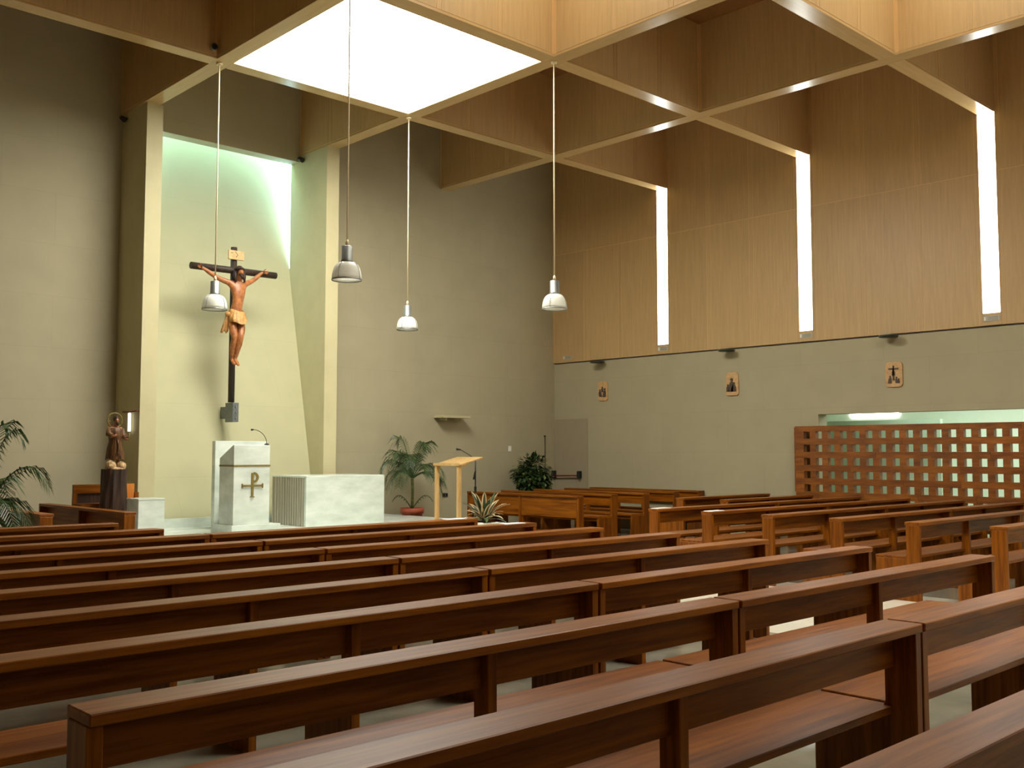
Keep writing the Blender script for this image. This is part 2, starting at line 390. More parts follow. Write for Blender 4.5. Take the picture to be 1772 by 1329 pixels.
# plaques of the stations
def plaque(y, z, w, h, top, label, kind):
    t = thing('wall_plaque', label, 'plaque', (XR, y, z), 0, 'carved plaques on the right wall')
    n = 6; pts = []; rc = .06
    for cx, cy, a0 in ((w/2-rc, h/2-rc, 0), (-w/2+rc, h/2-rc, 90), (-w/2+rc, -h/2+rc, 180), (w/2-rc, -h/2+rc, 270)):
        for k in range(n+1):
            a = math.radians(a0+90*k/n); pts.append((cx+rc*math.cos(a)*(1.0), cy+rc*math.sin(a)))
    if top: pts = [(p[0]*(1-.22*max(0, (p[1]/h))) , p[1]*(1.06 if p[1] > 0 else 1)) for p in pts]
    bm = new_bm(); bm_prism(bm, pts, 'x', -.03, 0); obj('slab', bm, 'plaque', t, None, .004)
    def fig(cx, cz, hh, lean):
        bm = new_bm(); ps = [(cx-hh*.22, cz), (cx+hh*.22, cz), (cx+hh*.2+lean, cz+hh*.55), (cx+hh*.08+lean, cz+hh*.75), (cx-hh*.08+lean, cz+hh*.75), (cx-hh*.2+lean*.6, cz+hh*.5)]
        bm_prism(bm, ps, 'x', -.045, -.03)
        b2 = [(cx+lean+hh*.12*math.cos(k*PI/4), cz+hh*.88+hh*.12*math.sin(k*PI/4)) for k in range(8)]
        bm_prism(bm, b2, 'x', -.045, -.03); obj('relief_figure', bm, 'plaque_relief', t)
    if kind == 0:
        fig(.05, -.12, .16, .02); fig(-.05, -.13, .19, -.02); fig(0, -.02, .12, 0)
    if kind == 1:
        fig(.03, -.14, .26, -.03); fig(-.06, -.14, .18, .01); fig(.09, -.14, .14, 0); fig(-.01, -.14, .12, -.01)
    if kind == 2:
        bm = new_bm(); bm_box(bm, -.045, -.03, -.013, .013, -.10, .15); bm_box(bm, -.045, -.03, -.085, .085, .085, .108); obj('relief_cross', bm, 'plaque_relief', t)
        fig(0, -.02, .12, 0); fig(.07, -.15, .13, -.01); fig(-.06, -.15, .11, .01); fig(-.09, -.15, .08, 0)
plaque(14.60, 2.93, .28, .42, 0, 'tan plaque with dark figures, nearest the altar wall', 0)
plaque(11.27, 2.92, .30, .44, 1, 'tan arched plaque with one large dark crouching group', 1)
plaque(8.01, 2.93, .30, .43, 0, 'tan rounded plaque showing a small dark cross', 2)
# emergency door by the corner
d = sbox('door_1', (XR-.012, XR+.05, 15.06, 16.07, 0, 2.35), 'door_grey', 'plain grey-brown exit door')
bar = new_bm(); bm_tube(bar, [(XR-.10, 15.28, 1.09), (XR-.10, 16.03, 1.07)], .018, 10); obj('push_bar', bar, 'red_bar', d)
for y in (15.26, 16.04): box('bar_bracket', (XR-.13, XR-.012, y-.03, y+.03, 1.03, 1.19), 'black', d, .01)

# tall unseen windows added to the rear wall as weak fill light
for i in range(6):
    x = -1.8 + 3.35*i
    o = sbox('window_%d' % (40+i), (x-1.1, x+1.1, YB, YB+.02, 4.2, ZB-.1), 'pane_rear_added')
    bm = new_bm()
    for s in (-1, 0, 1): bm_box(bm, x+s*1.12-.03, x+s*1.12+.03, YB, YB+.06, 4.15, ZB-.05)
    obj('window_frame', bm, 'seam_wood', o)

# ------------------------------------------------------------------ side chapel behind the opening
sbox('wall_side_back', (20.4, 20.6, -2, 13, 0, 3.0), 'side_wall')
sbox('wall_side_far', (XR+.3, 20.4, 12.2, 12.4, 0, 3.0), 'side_wall')
sbox('wall_side_near', (XR+.3, 20.4, -2, -1.8, 0, 3.0), 'side_wall')
sbox('floor_side', (XR+.3, 20.6, -2, 12.4, -.2, 0), 'floor_grey')
sbox('ceiling_side', (XR+.3, 20.6, -2, 12.4, 2.95, 3.1), 'side_wall')
sbox('window_8', (20.37, 20.40, 9.77, 10.85, 2.36, 2.8), 'pane_slit', 'high bright window of the side chapel')
sbox('window_9', (17.6, 19.6, 1.0, 9.0, 2.92, 2.94), 'pane_side_added', 'added roof pane brightening the side chapel, out of view')  # glowing pane added out of sight to brighten the chapel
t = thing('side_partition', 'pale green partition behind the wooden lattice screen', 'partition', (18.6, 9.4, 0))
box('partition_panel', (-.05, .05, -1.3, 2.0, .06, 2.22), 'side_green', t); box('partition_foot', (-.12, .12, -1.25, -1.15, 0, .06), 'side_green', t); box('partition_foot', (-.12, .12, 1.6, 1.7, 0, .06), 'side_green', t)

# ------------------------------------------------------------------ altar platform and furniture
pf = sbox('floor_platform', (5.48, 11.78, 12.55, YF, 0, ZP), 'marble', 'raised white marble altar platform')
for i in range(2):
    sbox('floor_step_%d' % (i+1), (5.48, 11.78, 12.55-.34*(i+1), 12.55-.34*i, 0, ZP*(2-i)/3), 'marble')
# altar
t = thing('altar', 'white marble block altar with striped grey left side', 'altar', (0, 0, 0))
AX0, AX1, AY0, AY1, AT = 8.73, 10.255, 13.93, 14.97, 1.225
box('altar_body', (AX0+.03, AX1, AY0+.06, AY1, ZP, AT-.03), 'marble_grey', t)
box('front_slab', (AX0, AX1, AY0, AY0+.06, ZP, AT-.03), 'marble', t, .003)
box('mensa', (AX0, AX1, AY0, AY1, AT-.03, AT), 'marble', t, .003)
k = 0; y = AY0+.075
while y < AY1-.02:
    wd = random.choice((.045, .06, .075)); box('side_rib', (AX0+.004-random.random()*.004, AX0+.035, y, min(y+wd, AY1), ZP, AT-.03), 'marble_grey', t); y += wd+.022
# ambo
t = thing('ambo', 'white marble ambo with gold band and golden cross emblem', 'ambo', (0, 0, 0))
bx0, bx1, by0, by1, bz = 7.185, 7.77, 13.4, 13.83, ZP+.13
bm = new_bm(); bm_prism(bm, [(by0, bz), (by0, 1.705), (by0+.02, 1.71), (by1, 1.515), (by1, bz)], 'x', bx0, bx1); obj('body', bm, 'marble', t, None, .003)
box('base_slab', (7.15, 7.94, 13.36, 14.0, ZP, bz), 'marble', t, .004)
box('gold_band', (bx0-.006, bx1+.006, by0-.006, by1, 1.392, 1.418), 'gold', t)
bm = new_bm(); cx = 7.485; yy0, yy1 = by0-.014, by0+.002
bm_box(bm, cx-.017, cx+.017, yy0, yy1, .955, 1.30); bm_box(bm, cx-.035, cx+.035, yy0, yy1, .945, .958)
bm_box(bm, cx-.165, cx+.165, yy0-.002, yy1, 1.10, 1.127)
for s in (-1, 1): bm_box(bm, cx+s*.165-.008, cx+s*.165+.008, yy0-.002, yy1, 1.08, 1.145)
for k in range(10):                                   # bowl of the P
    a0, a1 = -PI/2+PI*k/10, -PI/2+PI*(k+1)/10
    pts = [(cx+.02+rd*math.cos(a)*1.05, 1.235+rd*math.sin(a)) for rd, a in ((.045, a0), (.076, a0), (.076, a1), (.045, a1))]
    bm_prism(bm, pts, 'y', yy0, yy1)
obj('cross_emblem', bm, 'gold', t)
m = thing('gooseneck_microphone', 'thin black gooseneck microphone on top of the ambo', 'microphone', (7.735, 13.44, 1.705))
bm = new_bm(); bm_lathe(bm, [(.035, 0), (.035, .018), (.012, .03)], 12); obj('base', bm, 'black', m)
pts = [(-.22*(1-math.cos(a)), .0+.02*math.sin(a), .03+.20*math.sin(a)) for a in [PI/2*k/8 for k in range(9)]]
bm = new_bm(); bm_tube(bm, pts, .005, 6); obj('gooseneck', bm, 'black', m)
bm = new_bm(); bm_tube(bm, [(-.215, .02, .23), (-.25, .02, .226)], .013, 8); obj('capsule', bm, 'black', m)
# presider's marble chair behind the ambo
t = thing('marble_chair', 'tall white marble seat back standing behind the ambo', 'chair', (0, 0, 0))
box('backrest', (7.405, 8.31, 14.40, 14.50, ZP, 1.775), 'marble', t, .004); box('seat', (7.50, 8.02, 14.06, 14.398, ZP, .86), 'marble', t, .004)
# white marble cube left
t = thing('marble_cube', 'low white marble block between statue and fin wall', 'block', (0, 0, 0))
box('block', (5.99, 6.37, 13.86, 14.25, ZP, .93), 'marble', t, .003); box('top_slab', (5.985, 6.375, 13.855, 14.255, .93, .952), 'marble', t, .003)
# wooden bench behind the statue
t = thing('sedilia_bench', 'wooden two-seat bench behind the saint statue', 'bench', (0, 0, 0))
box('top_rail', (5.54, 6.05, 15.06, 15.11, 1.0, 1.13), 'pew_wood', t, .004)
for x in (5.54, 5.99, 6.45): box('stile', (x, x+.06, 15.06, 15.11, ZP, 1.0), 'pew_wood_v', t)
for x in (5.60, 6.05): box('back_board', (x, x+.39 if x < 6 else 6.45, 15.085, 15.105, .62, 1.0 if x < 6 else 1.13), 'dark_wood' if x < 6 else 'bench_wood_lit', t)  # orange right board paints passing light, dark left board the dark opening
box('seat', (5.54, 6.51, 14.74, 15.06, .82, .86), 'pew_wood', t, .004)
for x in (5.56, 6.43): box('leg', (x, x+.05, 14.78, 14.84, ZP, .82), 'pew_wood_v', t)
# altar-wall shelf, switch, socket, cord
t = thing('wall_shelf', 'thin pale shelf on the grey altar wall', 'shelf', (13.42, YF, 2.30))
box('board', (-.36, .38, -.30, 0, 0, .045), 'pillar', t, .003); 
for x in (-.2, .2): box('bracket', (x-.015, x+.015, -.22, 0, -.05, 0), 'pillar', t)
t = thing('light_switch', 'small white switch plate on the altar wall', 'switch', (15.19, YF, 1.68))
box('plate', (-.045, .045, -.012, 0, -.06, .06), 'white_plastic', t, .002); box('rocker', (-.02, .02, -.018, -.012, -.03, .03), 'paper', t)
t = thing('wall_socket', 'dark double socket low on the altar wall', 'socket', (13.37, YF, .73))
box('plate', (-.07, .07, -.012, 0, -.045, .045), 'steel', t, .002)
for x in (-.035, .035): box('outlet', (x-.024, x+.024, -.018, -.012, -.03, .03), 'black', t)
t = thing('pull_cord', 'thin dark cord hanging on the altar wall near the corner', 'cord', (16.27, YF, 1.96))
bm = new_bm(); bm_tube(bm, [(0, -.02, 0), (.002, -.02, -.5), (0, -.02, -1.0)], .008, 6); obj('cord', bm, 'black', t)
bm = new_bm(); bm_lathe(bm, [(.004, .0), (.02, -.02), (.02, -.07), (.006, -.08)], 10, (0, -.02, -1.0)); obj('weight', bm, 'black', t)
box('hook', (-.015, .015, -.03, 0, -.01, .02), 'black', t)
# dark stand-ins for the gap atop the fin walls; small coffer fixture
for x, lab in ((6.53, 'small dark stand-in for the gap atop the left fin wall'), (9.83, 'small dark stand-in for the gap atop the right fin wall')):
    t = thing('fin_gap_mark', lab, 'light', (x, 15.92, 6.96), 0, 'dark gap stand-ins at the fin wall tops')
    box('arm', (-.05, 0, -.02, .02, -.01, .03), 'black', t)
    bm = new_bm(); bm_tube(bm, [(-.07, .05, .03), (-.07, -.07, -.03)], [.035, .045], 12); obj('lamp_head', bm, 'black', t)
t = thing('coffer_spotlight', 'small round fixture in the coffer corner by the skylight', 'light', (6.62-.20, 12.79, 7.20))
bm = new_bm(); bm_tube(bm, [(0, .0, 0), (0, -.05, 0)], [.05, .055], 12); obj('ring', bm, 'steel', t)
bm = new_bm(); bm_tube(bm, [(0, -.05, 0), (0, -.06, 0)], [.04, .038], 12); obj('lens', bm, 'black', t)
# bracket with white tube on the left fin wall
t = thing('wall_lamp', 'white lamp tube hanging from a reddish bracket beside the statue', 'lamp', (6.53, 15.4, 2.2))
bm = new_bm(); bm_tube(bm, [(0, .3, .03), (-.04, .28, .03), (-.05, 0, .02), (-.04, -.2, .03), (0, -.22, .03)], .012, 8); obj('bracket', bm, 'red_bar', t)
bm = new_bm(); bm_lathe(bm, [(.024, -.28), (.024, 0), (.008, .01)], 14, (-.05, 0, 0)); obj('tube', bm, 'lamp_tube', t)

# ------------------------------------------------------------------ pendants
def pendant(x, y, label):
    t = thing('pendant_lamp', label, 'lamp', (x, y, ZB), 0, 'pendant lamps under the beam crossings')
    bm = new_bm(); bm_lathe(bm, [(.04, -.03), (.045, -.012), (.045, 0)], 16); obj('ceiling_rose', bm, 'cable', t)
    bm = new_bm(); bm_tube(bm, [(0, 0, -.02), (0, 0, -1.5), (0, 0, -3.09)], .009, 6); obj('cable', bm, 'cable', t)
    bm = new_bm(); bm_lathe(bm, [(.008, -3.02), (.02, -3.05), (.02, -3.085), (.008, -3.09)], 10); obj('cable_grip', bm, 'cable', t)
    bm = new_bm(); bm_lathe(bm, [(.03, -3.09), (.062, -3.10), (.064, -3.26), (.07, -3.265), (.07, -3.285)], 24); obj('cap', bm, 'steel', t)
    sh = [(.068, -3.285), (.095, -3.292), (.125, -3.315), (.148, -3.35), (.163, -3.40), (.170, -3.45), (.173, -3.485)]
    prof = sh + [(.167, -3.485)] + [(a-.006, b-.004) for a, b in reversed(sh[:-1])]
    bm = new_bm()
    rings = [[bm.verts.new((a*math.cos(2*PI*k/32), a*math.sin(2*PI*k/32), b)) for k in range(32)] for a, b in prof]
    for i in range(len(rings)-1):
        for k in range(32):
            fc = bm.faces.new((rings[i][k], rings[i][(k+1) % 32], rings[i+1][(k+1) % 32], rings[i+1][k])); fc.smooth = True
    so = obj('shade', bm, 'shade_opal', t)
    bm = new_bm(); rr_ = []
    for a, b in ((.174, -3.48), (.176, -3.49), (.172, -3.497), (.164, -3.49)):
        rr_.append([bm.verts.new((a*math.cos(2*PI*k/32), a*math.sin(2*PI*k/32), b)) for k in range(32)])
    for i in range(4):
        for k in range(32): bm.faces.new((rr_[i][k], rr_[i][(k+1) % 32], rr_[(i+1) % 4][(k+1) % 32], rr_[(i+1) % 4][k])).smooth = True
    obj('rim', bm, 'steel', so)
    for k in range(4):
        a = k*PI/2+.4; bm = new_bm()
        bm_tube(bm, [(math.cos(a)*(q+.003), math.sin(a)*(q+.003), z) for q, z in sh], .0035, 5); obj('rib', bm, 'steel', so)
    bm = new_bm(); bm_lathe(bm, [(.02, -3.29), (.045, -3.36), (.05, -3.40), (.035, -3.44), (.0005, -3.45)], 16); obj('bulb', bm, 'shade_white', t)
pendant(XBEAMS[3]-.03, YBEAMS[4], 'white dome pendant lamp hanging in front of the crucifix')
pendant(XBEAMS[4]-.02, YBEAMS[4], 'white dome pendant lamp, the lowest-looking one, right of the fin wall')
pendant(XBEAMS[4], YBEAMS[3], 'white dome pendant lamp hanging before the corner of the two walls')
pendant(XBEAMS[3]-.08, YBEAMS[3], 'white dome pendant lamp, the highest-looking one, before the right fin wall')

# ------------------------------------------------------------------ pews
PEW = {}
def pew_meshes(L):
    key = round(L, 3)
    if key in PEW: return PEW[key]
    T = .05; d = {}
    bm = new_bm(); bm_box(bm, .004, L-.004, -.012, .165, .812, .85); d['ledge'] = to_mesh('ledge', bm, 'pew_wood', .004)
    mid = L/2; d['mid'] = mid
    w = mid - T*1.5
    bm = new_bm(); bm_prism(bm, [(.106, .812), (.134, .812), (.130, .655), (.102, .655)], 'x', 0, w); d['back'] = to_mesh('back_panel', bm, 'pew_wood', .003)
    bm = new_bm(); bm_box(bm, .01, L-.01, .115, .51, .445, .478); d['seat'] = to_mesh('seat', bm, 'pew_wood', .004)
    prof = [(0, 0), (.50, 0), (.50, .448), (.17, .448), (.148, .50), (.15, .812), (0, .812)]
    bm = new_bm(); bm_prism(bm, prof, 'x', 0, T); d['end'] = to_mesh('end_panel', bm, 'pew_wood_v', .003)
    prof = [(.06, 0), (.46, 0), (.46, .448), (.17, .448), (.148, .50), (.15, .812), (.06, .812)]
    bm = new_bm(); bm_prism(bm, prof, 'x', 0, T); d['midp'] = to_mesh('middle_support', bm, 'pew_wood_v', .003)
    bm = new_bm(); bm_box(bm, T, mid-T/2, .44, .47, .385, .448); d['apron'] = to_mesh('seat_rail', bm, 'pew_wood', .002)
    PEW[key] = d; return d
def pew(L, loc, rotz, label, group):
    d = pew_meshes(L); t = thing('pew', label, 'pew', loc, rotz, group)
    link('ledge', d['ledge'], t); link('seat', d['seat'], t)
    link('back_panel', d['back'], t, (.05, 0, 0)); link('back_panel', d['back'], t, (d['mid']+.025, 0, 0))
    link('end_panel', d['end'], t); link('end_panel', d['end'], t, (L-.05, 0, 0)); link('middle_support', d['midp'], t, (d['mid']-.025, 0, 0))
    link('seat_rail', d['apron'], t); link('seat_rail', d['apron'], t, (d['mid']-.025, 0, 0))
    return t
ORD = ['nearest', 'second', 'third', 'fourth', 'fifth', 'sixth', 'seventh', 'eighth', 'ninth', 'tenth', 'eleventh']
LX0, LXJ, LX1 = 1.16, 4.445, 7.72
for rw in range(0, 11):
    y = 3.0 + (rw-2)*.95 - .0
    lab = 'row nearest the camera' if rw == 0 else '%s row from the camera' % ORD[rw]
    if rw == 10: y += .15
    pew(LXJ-LX0-.008, (LX0, y, 0), 0, 'brown wooden pew, left half of the centre block, ' + lab, 'centre block pews')
    if 0 < rw <= 8:
        pew(LX1-LXJ-.008, (LXJ+.008, y, 0), 0, 'brown wooden pew, right half of the centre block, ' + lab, 'centre block pews')
RX0, RXJ, RX1 = 10.74, 13.66, 16.27
ys = [4.05, 4.95, 5.85, 6.75, 7.64, 8.50, 9.40, 10.28]
for i, y in enumerate(ys):
    lab = 'row nearest the camera' if i == 0 else '%s row from the camera' % ORD[i]
    if i < 6: pew(RXJ-RX0-.008, (RX0, y, 0), 0, 'brown wooden pew, left half of the right-hand block, ' + lab, 'right block pews')
    if i > 0: pew(RX1-RXJ-.008, (RXJ+.008, y, 0), 0, 'brown wooden pew, right half of the right-hand block, ' + lab, 'right block pews')
# choir pews right of the altar, facing it
for i, x in enumerate((13.95, 14.86, 15.77, 16.57)):
    pew(2.9, (x, 11.95, 0), PI/2, 'brown side pew facing the altar from the right, %s from the altar' % ('first', 'second', 'third', 'last, against the wall,')[i], 'side pews right of the altar')
def front_desk(L, loc, rotz, label, zlo):
    t = thing('kneeling_desk', label, 'kneeler', loc, rotz)
    box('ledge', (0, L, -.012, .14, .812, .85), 'pew_wood', t, .004)
    for a, b in ((.05, L/2-.025), (L/2+.025, L-.05)): box('front_board', (a, b, .02, .045, zlo, .812), 'pew_wood', t, .003)
    for a in (0, L/2-.025, L-.05): box('upright', (a, a+.05, 0, .14, 0, .812), 'pew_wood_v', t, .003)
    box('kneeler', (.05, L-.05, .06, .30, .16, .20), 'pew_wood', t, .003); 
    for a in (.4, L-.45): box('kneeler_foot', (a, a+.05, .08, .28, 0, .16), 'pew_wood_v', t)
front_desk(2.92, (12.93, 14.88, 0), -PI/2, 'orange-brown kneeling front before the right-hand side pews', .46)
front_desk(3.05, (5.40, 12.58, 0), PI/2, 'brown kneeling front on the left, before the saint statue', .42)
pew(2.9, (4.36, 15.80, 0), -PI/2, 'brown side pew at far left, beside the potted palm', None)
t = pew(2.2, (17.9, 6.9, 0), -PI/2, 'light wooden pew inside the side chapel behind the lattice', None)

# papers lying on pew ledges
for x, y, z, lab in ((7.42, 8.76, .85, 'white sheet on the far centre pew, by the potted plant'), (7.40, 7.79, .85, 'white sheet on the centre pew behind the planter'),
                 (10.90, 8.56, .85, 'white sheet on the left end of the farthest right-hand pew'), (10.90, 7.70, .85, 'white sheet on the left end of the next right-hand pew')):
    bm = new_bm(); bm_box(bm, -.15, .15, -.055, .055, 0, .004); 
    for v in bm.verts: v.co.z += .004*(v.co.x/.15)**2 if v.co.z > .001 else 0
    tag(obj('paper_sheet', bm, 'paper', None, (x, y+.01, z)), lab, 'paper', 'sheets on the pews')

# ------------------------------------------------------------------ lattice screen
t = thing('lattice_screen', 'brown wooden lattice screen of square holes before the side opening', 'screen', (0, 0, 0))
LXa, LXb = 16.37, 16.485; P = .237; Hh = .125
ytop = 9.80; zt = 2.075
cols = [9.567 - P*k for k in range(24)]; rows = [1.912 - .2355*k for k in range(8)]
rm = {}
def rail(y0, y1, z0, z1):
    key = (round(y1-y0, 3), round(z1-z0, 3))
    if key not in rm: q = new_bm(); bm_box(q, LXa, LXb, 0, y1-y0, 0, z1-z0); rm[key] = to_mesh('rail_board', q, 'screen_wood', .002)
    link('rail_board', rm[key], t, (0, y0, z0))
bands = [(rows[0]+Hh/2, zt)] + [(rows[i+1]+Hh/2, rows[i]-Hh/2) for i in range(7)] + [(0, rows[7]-Hh/2)]
for bi, (z0, z1) in enumerate(bands):
    cuts = [ytop] + [cols[k] - P/2 for k in range((3, 7, 5, 3, 7, 4, 6, 3, 5)[bi], 23, 4)] + [cols[-1]-P/2]
    for a, b in zip(cuts[:-1], cuts[1:]): rail(b+.001, a-.001, z0+.0006, z1-.0006)
q = new_bm(); bm_box(q, LXa+.003, LXb-.003, -(P-Hh)/2, (P-Hh)/2, 0, Hh); blk = to_mesh('spacer_block', q, 'screen_wood')
q = new_bm(); bm_box(q, LXa+.003, LXb-.003, cols[0]+Hh/2, ytop-.001, 0, Hh); blk0 = to_mesh('end_block', q, 'screen_wood')
for z in rows:
    link('end_block', blk0, t, (0, 0, z-Hh/2))
    for k in range(23): link('spacer_block', blk, t, (0, cols[k]-P/2, z-Hh/2))
box('guide_post', (LXb-.06, LXb+.05, ytop+.015, ytop+.05, .9, 2.06), 'screen_wood', t)
box('guide_bracket', (LXb, XR, ytop-.02, ytop+.05, 1.9, 1.96), 'screen_wood', t)

# ------------------------------------------------------------------ lectern and microphone stand
t = thing('wooden_lectern', 'pale wooden lectern on two posts at the platform edge', 'lectern', (0, 0, 0))
for y in (12.72, 13.29): box('post', (10.86, 10.93, y, y+.05, ZP, 1.385), 'pale_wood', t, .004)
bm = new_bm(); bm_prism(bm, [(10.86, 1.375), (10.86, 1.40), (11.38, 1.525), (11.38, 1.50)], 'y', 12.70, 13.36); obj('desk_board', bm, 'pale_wood', t, None, .003)
bm = new_bm(); bm_prism(bm, [(10.93, 1.34), (10.93, 1.40), (11.15, 1.446)], 'y', 12.73, 12.76); bm_prism(bm, [(10.93, 1.34), (10.93, 1.40), (11.15, 1.446)], 'y', 13.30, 13.33); obj('brace', bm, 'pale_wood', t)
box('foot_rail', (10.84, 10.95, 12.66, 13.40, ZP, ZP+.05), 'pale_wood', t)
box('book_stop', (10.845, 10.865, 12.70, 13.36, 1.38, 1.42), 'pale_wood', t)
t = thing('microphone_stand', 'thin black microphone stand just right of the pale lectern', 'stand', (11.48, 13.0, ZP))
bm = new_bm(); bm_lathe(bm, [(.13, 0), (.13, .02), (.02, .03)], 20); obj('base', bm, 'black', t)
bm = new_bm(); bm_tube(bm, [(0, 0, .02), (0, 0, 1.05)], .011, 8); obj('pole', bm, 'black', t)
bm = new_bm(); bm_tube(bm, [(0, 0, .50), (0, 0, .60)], .022, 8); obj('clutch', bm, 'black', t)
bm = new_bm(); bm_tube(bm, [(-.04, 0, .72), (0, 0, .86)], .016, 8); obj('boom_weight', bm, 'black', t)
bm = new_bm(); bm_tube(bm, [(0, 0, 1.05), (-.08, .05, 1.13), (-.26, .1, 1.23)], .007, 6); obj('boom', bm, 'black', t)
bm = new_bm(); bm_tube(bm, [(-.25, .1, 1.225), (-.32, .12, 1.235)], [.014, .02], 8); obj('microphone', bm, 'black', t)

# ------------------------------------------------------------------ crucifix
t = thing('crucifix', 'dark wooden crucifix with carved figure hanging before the recess wall', 'crucifix', (0, 0, 0))
CX, CY = 8.165, 15.36
bm = new_bm(); bm_tube(bm, [(CX, CY, 2.425), (CX, CY, 5.02)], .055, 8); obj('upright_beam', bm, 'cross_wood', t)
bm = new_bm(); bm_tube(bm, [(7.395, CY-.02, 4.62), (8.95, CY-.02, 4.635)], .058, 8); obj('cross_beam', bm, 'cross_wood', t)
pl = box('title_plate', (CX-.14, CX+.145, CY-.085, CY-.055, 4.80, 4.955), 'plaque', t, .006)
bm = new_bm()
for a, b in (((-.02, .05), (.03, -.0)), ((.03, .0), (-.01, -.04)), ((-.1, .03), (-.06, .03))):
    bm_tube(bm, [(CX+a[0], CY-.086, 4.88+a[1]), (CX+b[0], CY-.086, 4.88+b[1])], .004, 5)
obj('carved_mark', bm, 'cross_wood', pl)
br = thing  # noqa
box('bracket_arm', (CX+.01, CX+.06, CY+.17, yb(2.16)-.002, 2.16, 2.36), 'bracket_steel', t, .004)
box('wall_bracket', (CX-.015, CX+.095, CY-.085, CY+.17, 2.10, 2.42), 'bracket_steel', t, .004)
for z in (2.17, 2.26, 2.35):
    bm = new_bm(); bm_tube(bm, [(CX+.04, CY-.085, z), (CX+.04, CY-.10, z)], .014, 8); obj('bolt', bm, 'steel', t)
# figure: one continuous skinned body
V = [(8.13,15.2,3.82),(8.14,15.185,3.98),(8.165,15.18,4.16),(8.17,15.185,4.30),(8.17,15.18,4.42),(8.163,15.14,4.485),(8.155,15.115,4.555),(8.155,15.125,4.625),
     (8.035,15.21,4.385),(7.90,15.225,4.42),(7.78,15.235,4.465),(7.67,15.245,4.525),(7.575,15.25,4.578),(7.53,15.25,4.592),
     (8.305,15.21,4.405),(8.40,15.225,4.45),(8.475,15.235,4.495),(8.55,15.245,4.56),(8.615,15.25,4.62),(8.655,15.245,4.645),
     (8.055,15.19,3.76),(8.055,15.13,3.62),(8.065,15.085,3.475),(8.07,15.14,3.36),(8.085,15.20,3.24),(8.10,15.235,3.12),(8.105,15.17,3.055),(8.11,15.13,3.03),
     (8.205,15.19,3.76),(8.185,15.11,3.62),(8.15,15.06,3.485),(8.145,15.10,3.36),(8.14,15.16,3.24),(8.135,15.20,3.13),(8.14,15.13,3.06),(8.145,15.085,3.02),
     (8.155,15.03,4.545)]
E = [(0,1),(1,2),(2,3),(3,4),(4,5),(5,6),(6,7),(3,8),(8,9),(9,10),(10,11),(11,12),(12,13),(3,14),(14,15),(15,16),(16,17),(17,18),(18,19),
     (0,20),(20,21),(21,22),(22,23),(23,24),(24,25),(25,26),(26,27),(0,28),(28,29),(29,30),(30,31),(31,32),(32,33),(33,34),(34,35),(6,36)]
Rd = [(.11,.085),(.098,.08),(.118,.09),(.125,.09),(.05,.05),(.048,.052),(.066,.075),(.055,.06),
      .055,.046,.04,.04,.026,.028, .055,.046,.04,.04,.026,.028,
      .085,.076,.055,.058,.045,.03,.032,.02, .085,.076,.055,.058,.045,.03,.032,.02, .012]
me = skin_mesh('figure', V, E, Rd, 0); me.materials.clear(); me.materials.append(MATS['skin'])
fig = link('figure', me, t)
for hx, hz, s in ((7.53, 4.592, -1), (8.655, 4.645, 1)):        # fingers: four and a thumb on each nailed hand
    for k in range(5):
        ang = (-.55, -.25, 0, .25, 1.0)[k]; L = (.055, .07, .075, .065, .05)[k]
        dx, dz = s*math.cos(ang), math.sin(ang) + .15
        p0 = Vector((hx+dx*.01, 15.25, hz+dz*.012)); p1 = p0 + Vector((dx*L*.55, -.012, dz*L*.55)); p2 = p1 + Vector((dx*L*.4, -.03, dz*L*.3))
        bm = new_bm(); bm_tube(bm, [p0, p1, p2], [.0095, .0085, .006], 6); obj('finger', bm, 'skin', fig)
    bm = new_bm(); bm_tube(bm, [(hx, 15.215, hz), (hx, 15.26, hz)], .008, 6); obj('nail', bm, 'cross_wood', fig)
# hair, beard, crown, loincloth
bm = new_bm(); bmesh.ops.create_icosphere(bm, subdivisions=2, radius=.08, matrix=Matrix.Translation((8.158, 15.155, 4.60)) @ Matrix.Diagonal((1.0, 1.0, 1.1, 1)))
bm_tube(bm, [(8.09, 15.16, 4.60), (8.075, 15.14, 4.50), (8.085, 15.11, 4.40)], [.03, .032, .012], 8)
bm_tube(bm, [(8.23, 15.16, 4.60), (8.24, 15.14, 4.50), (8.235, 15.11, 4.41)], [.03, .032, .012], 8)
obj('hair', bm, 'hair', fig)
bm = new_bm(); bm_tube(bm, [(8.115, 15.07, 4.53), (8.155, 15.045, 4.488), (8.195, 15.07, 4.53)], [.015, .026, .015], 8); bm_tube(bm, [(8.155, 15.05, 4.50), (8.157, 15.045, 4.44)], [.03, .008], 8); obj('beard', bm, 'hair', fig)
bm = new_bm()
for k in range(2): bm_tube(bm, [(8.156+.083*math.cos(a), 15.14+.083*math.sin(a), 4.625+.012*math.sin(a*3+k*2)) for a in [2*PI*j/14 for j in range(15)]], .009, 5)
obj('crown', bm, 'cross_wood', fig)
bm = new_bm(); seg = 40; rings = []
for i, (z, rx, ry) in enumerate(((3.93, .115, .1), (3.90, .138, .115), (3.86, .142, .12), (3.82, .150, .125), (3.77, .152, .135), (3.73, .145, .138), (3.70, .135, .135))):
    rings.append([bm.verts.new((8.13+(rx+.007*math.sin(9*2*PI*k/seg+i*1.1))*math.cos(2*PI*k/seg), 15.18-.012*i+(ry+.008*math.sin(11*2*PI*k/seg+i))*math.sin(2*PI*k/seg),
                  z+.02*math.sin(2*PI*k/seg*2+1)+((.02*math.cos(2*PI*k/seg)+.03*abs(math.cos(2*PI*k/seg))) if i > 4 else 0))) for k in range(seg)])
